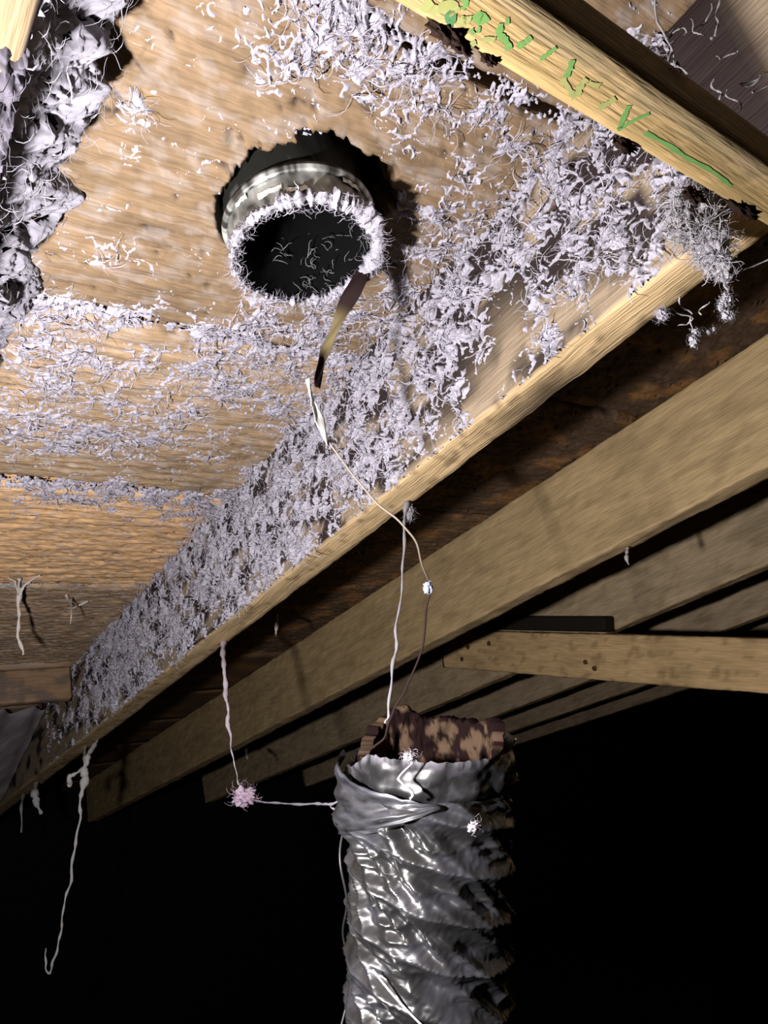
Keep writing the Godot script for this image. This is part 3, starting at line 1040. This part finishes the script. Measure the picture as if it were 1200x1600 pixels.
func build_lint():
	make_fibres()
	rng.seed = 21
	var grey := Color(0.315, 0.302, 0.345)
	# side of the near rafter: everywhere thick, thinner at the lower end and in bare patches along the arris
	var dens_r := func(w: float, d: float) -> float:
		var k := 0.82 - 0.06 * smoothstep(-0.55, -0.2, w)
		k -= 0.42 * smoothstep(-1.12, -1.50, w)
		k -= 0.25 * smoothstep(0.085, 0.128, d) * smoothstep(-0.05, 0.25, n1.get_noise_2d(w * 11.0, 4.0) + 0.02)
		for q in [[Vector2(-0.2967, 0.0920), 0.026, 0.55], [Vector2(-0.3300, 0.1068), 0.020, 0.4], [Vector2(-0.3901, 0.1250), 0.016, 0.5], [Vector2(-0.1754, 0.1265), 0.012, 0.5]]:
			k -= q[2] * exp(-Vector2(w, d).distance_squared_to(q[0]) / (q[1] * q[1]))
		return maxf(k, 0.06)
	lint_layer("rafter_lint", "thick pitted mat of grey lint over the side of the nearest rafter", roof_xf(0.383, 0, 0), -1.60, -0.128, 0.002, 0.131, 0.00085, 0.0090, dens_r, func(w, d, h): return Vector3(-h - 0.0004, w, d), Vector3(-1, 0, 0), grey, 1000, 5000)

	# underside of the planks in the near bay
	var spots := [[0.133, -0.301, 0.011, 0.50], [0.135, -0.287, 0.009, 0.50], [0.137, -0.325, 0.009, 0.35], [0.177, -0.281, 0.007, 0.30], [0.130, -0.346, 0.010, 0.20], [0.143, -0.378, 0.009, 0.30], [0.145, -0.405, 0.013, 0.45],
		[0.116, -0.422, 0.014, 0.35], [0.167, -0.413, 0.014, 0.35], [0.185, -0.256, 0.011, 0.30], [0.202, -0.275, 0.012, 0.30], [0.179, -0.305, 0.014, 0.25], [0.159, -0.331, 0.010, 0.30], [0.203, -0.230, 0.021, 0.35],
		[0.182, -0.213, 0.028, 0.60], [0.211, -0.203, 0.029, 0.75], [0.233, -0.225, 0.022, 0.50], [0.258, -0.210, 0.022, 0.70], [0.276, -0.197, 0.022, 0.60], [0.326, -0.216, 0.014, 0.75], [0.351, -0.234, 0.011, 0.55],
		[0.263, -0.230, 0.028, 0.35], [0.303, -0.231, 0.029, 0.35], [0.327, -0.276, 0.032, 0.30], [0.368, -0.284, 0.028, 0.45], [0.350, -0.339, 0.024, 0.45], [0.331, -0.305, 0.028, 0.25], [0.365, -0.209, 0.020, 0.35],
		[0.120, -0.509, 0.035, 0.50], [0.136, -0.481, 0.026, 0.50], [0.143, -0.572, 0.051, 0.42], [0.175, -0.526, 0.044, 0.45], [0.160, -0.651, 0.049, 0.50], [0.217, -0.615, 0.050, 0.45], [0.255, -0.641, 0.038, 0.40],
		[0.187, -0.456, 0.029, 0.35], [0.254, -0.484, 0.038, 0.50], [0.284, -0.440, 0.038, 0.60], [0.312, -0.485, 0.041, 0.50], [0.331, -0.442, 0.033, 0.55], [0.313, -0.525, 0.042, 0.35], [0.275, -0.578, 0.036, 0.40],
		[0.361, -0.556, 0.038, 0.40], [0.325, -0.409, 0.031, 0.55], [0.319, -0.640, 0.032, 0.40], [0.286, -0.532, 0.028, 0.30], [0.242, -0.524, 0.033, 0.30], [0.361, -0.389, 0.025, 0.40], [0.378, -0.445, 0.027, 0.40],
		[0.187, -0.769, 0.036, 0.60], [0.245, -0.752, 0.037, 0.65], [0.318, -0.764, 0.040, 0.60], [0.371, -0.765, 0.036, 0.60], [0.317, -0.824, 0.018, 0.30], [0.202, -0.967, 0.019, 0.20], [0.287, -1.043, 0.015, 0.35], [0.220, -1.020, 0.020, 0.50]]
	var dens_c := func(u: float, w: float) -> float:
		var k := 0.19
		var here := Vector2(u, w)
		for q in spots:
			var dd: float = here.distance_squared_to(Vector2(q[0], q[1])) / (q[2] * q[2])
			if dd < 4.0:
				k += q[3] * exp(-dd)
		k += 0.42 * exp(-pow((u - 0.383) / 0.022, 2.0)) * smoothstep(-1.15, -0.9, w)
		if w < -0.80:
			k -= 0.14 * smoothstep(-0.80, -0.86, w)
		var rr := here.distance_to(HOLE)
		if rr < 0.060:
			k = 0.0
		return minf(k, 0.84)
	lint_layer("ceiling_lint", "tufts and webs of pale grey lint clinging to the roof planks around the vent pipe", roof_xf(0, 0, 0), 0.02, 0.383, -1.10, -0.118, 0.00095, 0.0042, dens_c, func(u, w, h): return Vector3(u, w, h + plank_relief(u, w) * 0.7), Vector3(0, 0, 1), Color(0.32, 0.305, 0.35), 450, 3200)

	# soft dark pile filling the corner by the left rafter
	var dens_p := func(w: float, s: float) -> float:
		return 0.98 + 0.12 * n1.get_noise_2d(w * 20.0, s * 20.0)
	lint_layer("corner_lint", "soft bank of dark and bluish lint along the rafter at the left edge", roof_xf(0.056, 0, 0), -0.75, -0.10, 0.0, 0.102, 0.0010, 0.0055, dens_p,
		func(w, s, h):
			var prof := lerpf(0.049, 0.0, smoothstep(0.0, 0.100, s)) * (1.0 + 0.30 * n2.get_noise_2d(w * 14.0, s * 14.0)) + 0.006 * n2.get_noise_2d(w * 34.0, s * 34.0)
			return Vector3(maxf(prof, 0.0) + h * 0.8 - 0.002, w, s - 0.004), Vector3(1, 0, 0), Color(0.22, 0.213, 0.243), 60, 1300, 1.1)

	# the same dark lint over the underside of that rafter, below a bare corner
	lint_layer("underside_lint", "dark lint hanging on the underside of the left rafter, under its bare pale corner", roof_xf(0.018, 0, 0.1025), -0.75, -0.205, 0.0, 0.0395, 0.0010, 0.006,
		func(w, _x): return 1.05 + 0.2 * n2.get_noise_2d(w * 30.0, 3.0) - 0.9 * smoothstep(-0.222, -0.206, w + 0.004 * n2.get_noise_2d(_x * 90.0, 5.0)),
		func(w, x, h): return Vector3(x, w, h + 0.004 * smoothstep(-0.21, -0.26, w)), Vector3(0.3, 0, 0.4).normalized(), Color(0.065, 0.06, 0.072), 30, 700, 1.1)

	# fringe round the mouth of the pipe
	var rim := base("pipe_lint", roof_xf(PIPE.x, PIPE.y, 0.034))
	tag(rim, "grey lint fringe caked around the open mouth of the vent pipe", "lint", "", "stuff")
	var pts := PackedVector3Array()
	var cols := PackedColorArray()
	var sp := PackedVector3Array()
	var no := PackedVector3Array()
	var seg := 220
	for k in 17:
		var a := TAU * k / 16.0
		for i in seg:
			var th := TAU * i / seg
			var fat := 0.0042 + 0.0036 * cos(th - 0.9) + 0.0050 * n1.get_noise_2d(cos(th) * 5.0, sin(th) * 5.0) + 0.003 * n2.get_noise_2d(cos(th) * 14.0, sin(th) * 14.0)
			fat = maxf(fat * 0.75, 0.0006)
			var nz := 1.0 + 0.4 * n2.get_noise_3d(cos(th) * 22.0, sin(th) * 22.0, a * 1.6)
			var r := 0.0475 + fat * 0.1 + fat * 0.8 * cos(a) * nz
			var p := Vector3(cos(th) * r, sin(th) * r, fat * 0.8 * sin(a) * nz - 0.001)
			pts.append(p)
			cols.append(grey * (0.92 + 0.2 * n3.get_noise_2d(th * 20.0, a * 2.0)))
			if sin(a) > -0.3:
				sp.append(p)
				no.append(Vector3(-cos(th) * 0.4, -sin(th) * 0.4, 1).normalized())
	tag(put("lint_ring", grid_mesh(pts, cols, seg, 17, PackedByteArray(), true), M.lint, rim), "", "", "", "stuff")
	scatter(rim, sp, no, squiggles, 120, 0.005, 0.010, grey * 1.05, "lint_curl")
	scatter(rim, sp, no, fibres, 900, 0.005, 0.011, grey * 1.1, "lint_fibre")
	# flecks inside the pipe on its far wall
	sp = PackedVector3Array()
	no = PackedVector3Array()
	for k in 160:
		var th := rng.randf_range(-1.5, 0.7)
		var z := -rng.randf_range(0.004, 0.05)
		if n1.get_noise_2d(th * 2.5, z * 90.0) > 0.02:
			sp.append(Vector3(cos(th) * 0.0452, sin(th) * 0.0452, z))
			no.append(Vector3(-cos(th), -sin(th), 0))
	scatter(rim, sp, no, squiggles, 70, 0.006, 0.012, Color(0.12, 0.12, 0.125), "lint_curl")


# ---------- cobweb strands and clumps ----------
func strand(called: String, label: String, category: String, raw: Array, rad: Array, c: Color, group := "", branches := [], wig := 0.0008):
	var root := base(called, Transform3D(Basis(), raw[0]))
	tag(root, label, category, group)
	var all := [[raw, rad]]
	all.append_array(branches)
	for q in all.size():
		var v := PackedVector3Array()
		var idx := PackedInt32Array()
		var col := PackedColorArray()
		var sm := smooth_path(all[q][0], 7)
		var pts := []
		var rr := []
		var cs := []
		var ra: Array = all[q][1]
		for k in sm.size():
			var f := float(k) / 7.0
			var lo := mini(int(f), ra.size() - 1)
			var hi := mini(lo + 1, ra.size() - 1)
			var off := Vector3(n2.get_noise_2d(k * 0.11, raw[0].x * 99.0), n3.get_noise_2d(k * 0.11, 9.0) * 0.4, n2.get_noise_2d(k * 0.11, 70.0)) * wig * 1.5
			pts.append(sm[k] - raw[0] + off)
			rr.append(lerpf(ra[lo], ra[hi], f - lo) * (0.85 + 0.4 * n2.get_noise_2d(k * 0.3, q * 5.0 + raw[0].y * 50.0)))
			cs.append(c)
		add_tube(v, idx, col, pts, rr, cs, 7)
		put("thread", mesh_of(v, idx, col), M.lint, root)
	return root


func clump(called: String, label: String, at: Vector3, r: Vector3, c: Color, sd: float, fuzz := 60, parent: Node3D = null, group := ""):
	var o := put(called, blob_mesh(r * 0.74, sd, c * 0.9, 0.5, 3), M.lint, self if parent == null else parent)
	o.position = at if parent == null else at - parent.position
	if parent == null:
		tag(o, label, "lint", group)
	var sp := PackedVector3Array()
	var no := PackedVector3Array()
	for k in 160:
		var q := Vector3(rng.randfn(), rng.randfn(), rng.randfn()).normalized()
		sp.append(q * r * rng.randf_range(0.5, 0.92))
		no.append(q)
	if fuzz:
		scatter(o, sp, no, squiggles, fuzz / 2, r.length() * 0.4, r.length() * 0.7, c, "lint_curl")
		scatter(o, sp, no, fibres, fuzz * 3, r.length() * 0.4, r.length() * 0.8, c * 1.05, "lint_fibre")
	return o


func build_strands():
	rng.seed = 99
	var pale := Color(0.21, 0.20, 0.215)
	var s1: Node3D = strand("lint_string", "straight whitish lint string from the near rafter's edge down to the duct top", "cobweb", [Vector3(0.4115, 1.6618, -0.5428)] + [Vector3(0.3973, 1.6444, -0.5255), Vector3(0.3800, 1.6149, -0.5037), Vector3(0.3620, 1.5856, -0.4825), Vector3(0.3465, 1.5611, -0.4651), Vector3(0.3307, 1.5387, -0.4478), Vector3(0.3119, 1.5140, -0.4266), Vector3(0.3081, 1.5058, -0.4240)], [0.0030, 0.0016, 0.0011, 0.0010, 0.0012, 0.0016, 0.0010, 0.0006], pale)
	clump("lint_tuft", "", Vector3(0.4237, 1.6554, -0.5532), Vector3(0.004, 0.008, 0.004), pale, 3.0, 30, s1)
	strand("cobweb_strand", "thin knotted cobweb strand left of the duct, ending at the pinkish clump", "cobweb", [Vector3(0.4102, 1.5175, -0.8998)] + [Vector3(0.3863, 1.4971, -0.8439), Vector3(0.3809, 1.4728, -0.8254), Vector3(0.3750, 1.4573, -0.8065), Vector3(0.3734, 1.4394, -0.7970), Vector3(0.3681, 1.4209, -0.7780), Vector3(0.3680, 1.4023, -0.7675), Vector3(0.3676, 1.3880, -0.7568)], [0.0036, 0.0034, 0.0030, 0.0012, 0.0026, 0.0008, 0.0007, 0.0007], Color(0.34, 0.30, 0.335))
	clump("lint_clump", "pinkish lavender lint clump hanging in the dark left of the duct", Vector3(0.3684, 1.3793, -0.7447), Vector3(0.0135, 0.0115, 0.010), Color(0.40, 0.31, 0.39), 14.0, 14)
	strand("cobweb_strand", "level cobweb strand from the pinkish clump across to the duct", "cobweb", [Vector3(0.3707, 1.3778, -0.7309), Vector3(0.3612, 1.3903, -0.6748), Vector3(0.3473, 1.4070, -0.6091), Vector3(0.3254, 1.4262, -0.5365), Vector3(0.3115, 1.4377, -0.4960), Vector3(0.2998, 1.4485, -0.4663)], [0.0010, 0.0012, 0.0011, 0.0012, 0.0011, 0.0008], Color(0.20, 0.195, 0.22), "", [[[Vector3(0.3124, 1.4368, -0.4992), Vector3(0.3065, 1.4391, -0.4822), Vector3(0.2987, 1.4397, -0.4618)], [0.0009, 0.0008, 0.0006]]])
	var s3: Node3D = strand("cobweb_strand", "longest forked cobweb strand hanging at the lower left from the near rafter", "cobweb", [Vector3(0.4133, 1.3160, -1.3987)] + [Vector3(0.3913, 1.3059, -1.3525), Vector3(0.3799, 1.2880, -1.3377), Vector3(0.3758, 1.2682, -1.3302), Vector3(0.3715, 1.2378, -1.3240), Vector3(0.3670, 1.1959, -1.3189), Vector3(0.3611, 1.1400, -1.3162), Vector3(0.3538, 1.0948, -1.3135), Vector3(0.3450, 1.0503, -1.3118), Vector3(0.3358, 1.0163, -1.3093), Vector3(0.3323, 0.9960, -1.3139), Vector3(0.3290, 1.0114, -1.3147), Vector3(0.3278, 1.0334, -1.3134)], [0.0040, 0.0048, 0.0056, 0.0068, 0.0030, 0.0024, 0.0022, 0.0020, 0.0020, 0.0018, 0.0022, 0.0016, 0.0010], Color(0.40, 0.40, 0.39), "", [[[Vector3(0.3789, 1.2920, -1.3380), Vector3(0.3705, 1.2797, -1.3453), Vector3(0.3616, 1.2755, -1.3520), Vector3(0.3592, 1.2592, -1.3553)], [0.0026, 0.0026, 0.0040, 0.0060]], [[Vector3(0.4059, 1.2986, -1.4417)] + [Vector3(0.3828, 1.3009, -1.3467), Vector3(0.3798, 1.2900, -1.3376)], [0.003, 0.003, 0.003]]], 0.002)
	strand("cobweb_strand", "short stubby cobweb strand under the near rafter by the left edge", "cobweb", [Vector3(0.4021, 1.1727, -1.7532)] + [Vector3(0.3847, 1.1716, -1.6787), Vector3(0.3853, 1.1561, -1.6675), Vector3(0.3934, 1.1354, -1.6637)], [0.006, 0.007, 0.006, 0.003], Color(0.36, 0.36, 0.37))
	strand("cobweb_strand", "faint thin cobweb strand nearest the left edge under the near rafter", "cobweb", [Vector3(0.4029, 1.1276, -1.8649)] + [Vector3(0.3817, 1.1236, -1.7719), Vector3(0.3835, 1.0747, -1.7754)], [0.0045, 0.003, 0.002], Color(0.24, 0.24, 0.25))
	strand("cobweb_strand", "tapering cobweb strand hanging from a split in the lowest orange plank", "cobweb", [Vector3(0.2135, 1.5894, -1.0637)] + [Vector3(0.2185, 1.5694, -1.0804), Vector3(0.2173, 1.5422, -1.0716), Vector3(0.2171, 1.5151, -1.0682), Vector3(0.2209, 1.4969, -1.0611)], [0.0030, 0.0032, 0.0020, 0.0024, 0.0014], Color(0.44, 0.40, 0.36), "", [[[Vector3(0.2003, 1.5908, -1.0628), Vector3(0.2099, 1.5870, -1.0670)] + [Vector3(0.2184, 1.5710, -1.0803)], [0.0014, 0.0016, 0.0016]], [[Vector3(0.2353, 1.5936, -1.0559), Vector3(0.2255, 1.5854, -1.0707)] + [Vector3(0.2185, 1.5694, -1.0804)], [0.002, 0.002, 0.002]]], 0.0015)
	strand("cobweb_strand", "small wispy cobweb strand on the lowest orange plank", "cobweb", [Vector3(0.2931, 1.5636, -1.1275)] + [Vector3(0.2802, 1.5490, -1.0752), Vector3(0.2771, 1.5332, -1.0666)], [0.0018, 0.0012, 0.0006], Color(0.40, 0.36, 0.33), "", [[[Vector3(0.2841, 1.5681, -1.1189), Vector3(0.2973, 1.5544, -1.1421)], [0.002, 0.002]], [[Vector3(0.3193, 1.5586, -1.1425), Vector3(0.3023, 1.5496, -1.1542)], [0.0015, 0.0015]]])
	strand("cobweb_strand", "tiny cobweb wisp hanging from the planks behind the near rafter", "cobweb", [Vector3(0.6445, 1.5327, -1.2066)] + [Vector3(0.5376, 1.5280, -1.0039), Vector3(0.5377, 1.5138, -1.0052)], [0.003, 0.003, 0.001], Color(0.36, 0.30, 0.25))
	strand("cobweb_strand", "tiny cobweb wisp under the second rafter's lower edge at right", "cobweb", [Vector3(0.7977, 1.6365, -0.6134)] + [Vector3(0.7874, 1.6262, -0.6056), Vector3(0.7891, 1.6171, -0.6053)], [0.002, 0.0025, 0.001], Color(0.38, 0.35, 0.33))
	strand("cobweb_strand", "tiny cobweb wisp under the second rafter's lower edge at left", "cobweb", [Vector3(0.8287, 1.2074, -1.6753)] + [Vector3(0.7444, 1.2354, -1.5012), Vector3(0.7441, 1.2225, -1.5027)], [0.003, 0.003, 0.001], Color(0.26, 0.24, 0.22))

	# lint hanging from the upper end of the near rafter
	var hang: Node3D = clump("hanging_lint", "ragged lint tuft sagging over the upper end of the near rafter", Vector3(0.3678, 1.7705, -0.2283), Vector3(0.0085, 0.013, 0.009), Color(0.27, 0.26, 0.28), 31.0, 160)
	hang = clump("hanging_lint", "paler lint tuft on the underside of the near rafter's upper end beside the yellow strip", Vector3(0.3636, 1.7878, -0.2370), Vector3(0.012, 0.016, 0.010), Color(0.25, 0.24, 0.25), 37.0, 160)
	clump("hanging_lint", "small lint tuft just above the fine beaded thread", Vector3(0.3695, 1.7592, -0.2232), Vector3(0.005, 0.009, 0.005), Color(0.30, 0.29, 0.31), 41.0, 70)
	var s8: Node3D = strand("beaded_thread", "short fine thread with lint beads below the upper end of the near rafter", "cobweb", [Vector3(0.3699, 1.7547, -0.2222), Vector3(0.3705, 1.7492, -0.2223), Vector3(0.3711, 1.7437, -0.2224), Vector3(0.3714, 1.7379, -0.2227)], [0.0008, 0.0005, 0.0005, 0.0005], pale)
	for q in [[Vector3(0.3712, 1.7424, -0.2225), 0.0029], [Vector3(0.3697, 1.7401, -0.2237), 0.0023], [Vector3(0.3688, 1.7375, -0.2246), 0.0016], [Vector3(0.3711, 1.7343, -0.2233), 0.0022], [Vector3(0.3730, 1.7340, -0.2220), 0.0019]]:
		clump("lint_bead", "", q[0], Vector3(q[1], q[1] * 1.25, q[1]), Color(0.33, 0.32, 0.345), q[1] * 9000.0, 20, s8)
	var s9: Node3D = strand("lint_wisp", "pair of white lint beads caught on fine threads in the dark bay at right", "cobweb", [Vector3(0.3882, 1.7571, -0.2619), Vector3(0.3952, 1.7538, -0.2634), Vector3(0.4027, 1.7526, -0.2643), Vector3(0.4036, 1.7464, -0.2642), Vector3(0.4075, 1.7416, -0.2644)], [0.0004, 0.0005, 0.0005, 0.0004, 0.0004], Color(0.30, 0.29, 0.30), "", [[[Vector3(0.3851, 1.7506, -0.2647), Vector3(0.3948, 1.7502, -0.2640), Vector3(0.4035, 1.7497, -0.2640), Vector3(0.4025, 1.7460, -0.2651), Vector3(0.3984, 1.7449, -0.2681)], [0.0004, 0.0005, 0.0005, 0.0005, 0.0003]], [[Vector3(0.4076, 1.7505, -0.2610), Vector3(0.4076, 1.7549, -0.2605), Vector3(0.4096, 1.7571, -0.2589), Vector3(0.4125, 1.7583, -0.2567)], [0.0004, 0.0005, 0.0005, 0.0003]]])
	for q in [[Vector3(0.4084, 1.7423, -0.2637), Vector3(0.0034, 0.0018, 0.002)], [Vector3(0.4069, 1.7368, -0.2653), Vector3(0.0030, 0.0038, 0.0025)], [Vector3(0.4138, 1.7421, -0.2599), Vector3(0.0016, 0.0013, 0.001)], [Vector3(0.4163, 1.7440, -0.2578), Vector3(0.0014, 0.0014, 0.001)]]:
		clump("lint_bead", "", q[0], q[1], Color(0.36, 0.35, 0.38), q[1].x * 9000.0, 16, s9)
	clump("hanging_lint", "little lint tuft under the bright lower edge of the near rafter at right", Vector3(0.3795, 1.7474, -0.2666), Vector3(0.0036, 0.0036, 0.003), Color(0.34, 0.32, 0.355), 47.0, 50)
	strand("cobweb_strand", "fine oblique cobweb thread across the dark bay at the right edge", "cobweb", [Vector3(0.3784, 1.7575, -0.2195), Vector3(0.3841, 1.7606, -0.2152), Vector3(0.3908, 1.7639, -0.2100)], [0.0004, 0.0005, 0.0004], Color(0.15, 0.145, 0.15), "", [[[Vector3(0.3648, 1.7537, -0.2296), Vector3(0.3669, 1.7551, -0.2280), Vector3(0.3700, 1.7561, -0.2257)], [0.0006, 0.0008, 0.0006]]])

	# cobwebs in the dark pocket beyond the yellow strip
	var web := Color(0.15, 0.145, 0.145)
	var wl := ["largest slanting cobweb in the dark pocket beyond the yellow strip", "cobweb tangle near the top edge of the dark pocket beyond the yellow strip", "drooping cobweb at the right side of the dark pocket beyond the yellow strip"]
	var wp := [
		[[Vector3(0.2940, 1.8604, -0.2083), Vector3(0.2965, 1.8501, -0.2075), Vector3(0.2994, 1.8401, -0.2064), Vector3(0.3021, 1.8330, -0.2051), Vector3(0.2929, 1.8171, -0.2009)], [[Vector3(0.3021, 1.8330, -0.2051), Vector3(0.3046, 1.8302, -0.2036), Vector3(0.3076, 1.8257, -0.2019)], [Vector3(0.2994, 1.8401, -0.2064), Vector3(0.3020, 1.8436, -0.2042), Vector3(0.3046, 1.8462, -0.2021), Vector3(0.3067, 1.8428, -0.2009)], [Vector3(0.2988, 1.8410, -0.2067), Vector3(0.2971, 1.8381, -0.2082), Vector3(0.2959, 1.8358, -0.2093)]]],
		[[Vector3(0.3261, 1.8674, -0.1969), Vector3(0.3258, 1.8604, -0.1978), Vector3(0.3259, 1.8539, -0.1984), Vector3(0.3248, 1.8486, -0.1997)], [[Vector3(0.3077, 1.8492, -0.1996), Vector3(0.3093, 1.8458, -0.1987), Vector3(0.3108, 1.8435, -0.1979), Vector3(0.3131, 1.8435, -0.1962)], [Vector3(0.3235, 1.8633, -0.1992), Vector3(0.3224, 1.8579, -0.2005), Vector3(0.3202, 1.8544, -0.2024), Vector3(0.3061, 1.8446, -0.2011)], [Vector3(0.3356, 1.8457, -0.2046), Vector3(0.3385, 1.8475, -0.2023), Vector3(0.3433, 1.8494, -0.1987)]]],
		[[Vector3(0.3298, 1.8323, -0.2038), Vector3(0.3320, 1.8293, -0.2026), Vector3(0.3336, 1.8258, -0.2018), Vector3(0.3329, 1.8216, -0.2027)], [[Vector3(0.3350, 1.8276, -0.2006), Vector3(0.3380, 1.8253, -0.1987), Vector3(0.3411, 1.8218, -0.1968), Vector3(0.3423, 1.8188, -0.1962)], [Vector3(0.3540, 1.8320, -0.1989), Vector3(0.3578, 1.8351, -0.1959), Vector3(0.3620, 1.8389, -0.1925)], [Vector3(0.3442, 1.8331, -0.1996), Vector3(0.3495, 1.8357, -0.1956), Vector3(0.3537, 1.8387, -0.1923), Vector3(0.3571, 1.8400, -0.1897)], [Vector3(0.3447, 1.8338, -0.1992), Vector3(0.3496, 1.8338, -0.1957), Vector3(0.3523, 1.8387, -0.1933)]]]]
	for k in 3:
		var br := []
		for q in wp[k][1]:
			br.append([q, [0.0003, 0.0005, 0.0004, 0.0002]])
		strand("cobweb", wl[k], "cobweb", wp[k][0], [0.0005, 0.0006, 0.0006, 0.0007, 0.0003], web, "", br, 0.001)
	clump("hanging_lint", "grey lint tuft caught on the upper edge of the yellow strip", Vector3(0.2687, 1.7987, -0.1855), Vector3(0.0065, 0.0050, 0.004), Color(0.42, 0.42, 0.45), 53.0, 130)
	clump("hanging_lint", "brown-grey lint crumb stuck on the green writing of the yellow strip", Vector3(0.2471, 1.7863, -0.1862), Vector3(0.0040, 0.0024, 0.002), Color(0.33, 0.27, 0.19), 57.0, 40)
	clump("lint_clump", "white lint speck stuck to the black front of the duct", Vector3(0.3151, 1.4594, -0.3476), Vector3(0.0056, 0.0036, 0.0018), Color(0.55, 0.50, 0.56), 61.0, 8)
	clump("lint_clump", "grey lint lump on the front rim of the duct", Vector3(0.2882, 1.4966, -0.3737), Vector3(0.0050, 0.0030, 0.003), Color(0.40, 0.37, 0.40), 67.0, 20)
	strand("lint_trail", "ragged lint trail down the black plastic below the duct's front rim", "lint", [Vector3(0.2820, 1.4949, -0.3679), Vector3(0.2809, 1.4867, -0.3688), Vector3(0.2833, 1.4808, -0.3670), Vector3(0.2849, 1.4739, -0.3653)], [0.0008, 0.0010, 0.0011, 0.0007], Color(0.27, 0.25, 0.28), "", [], 0.002)
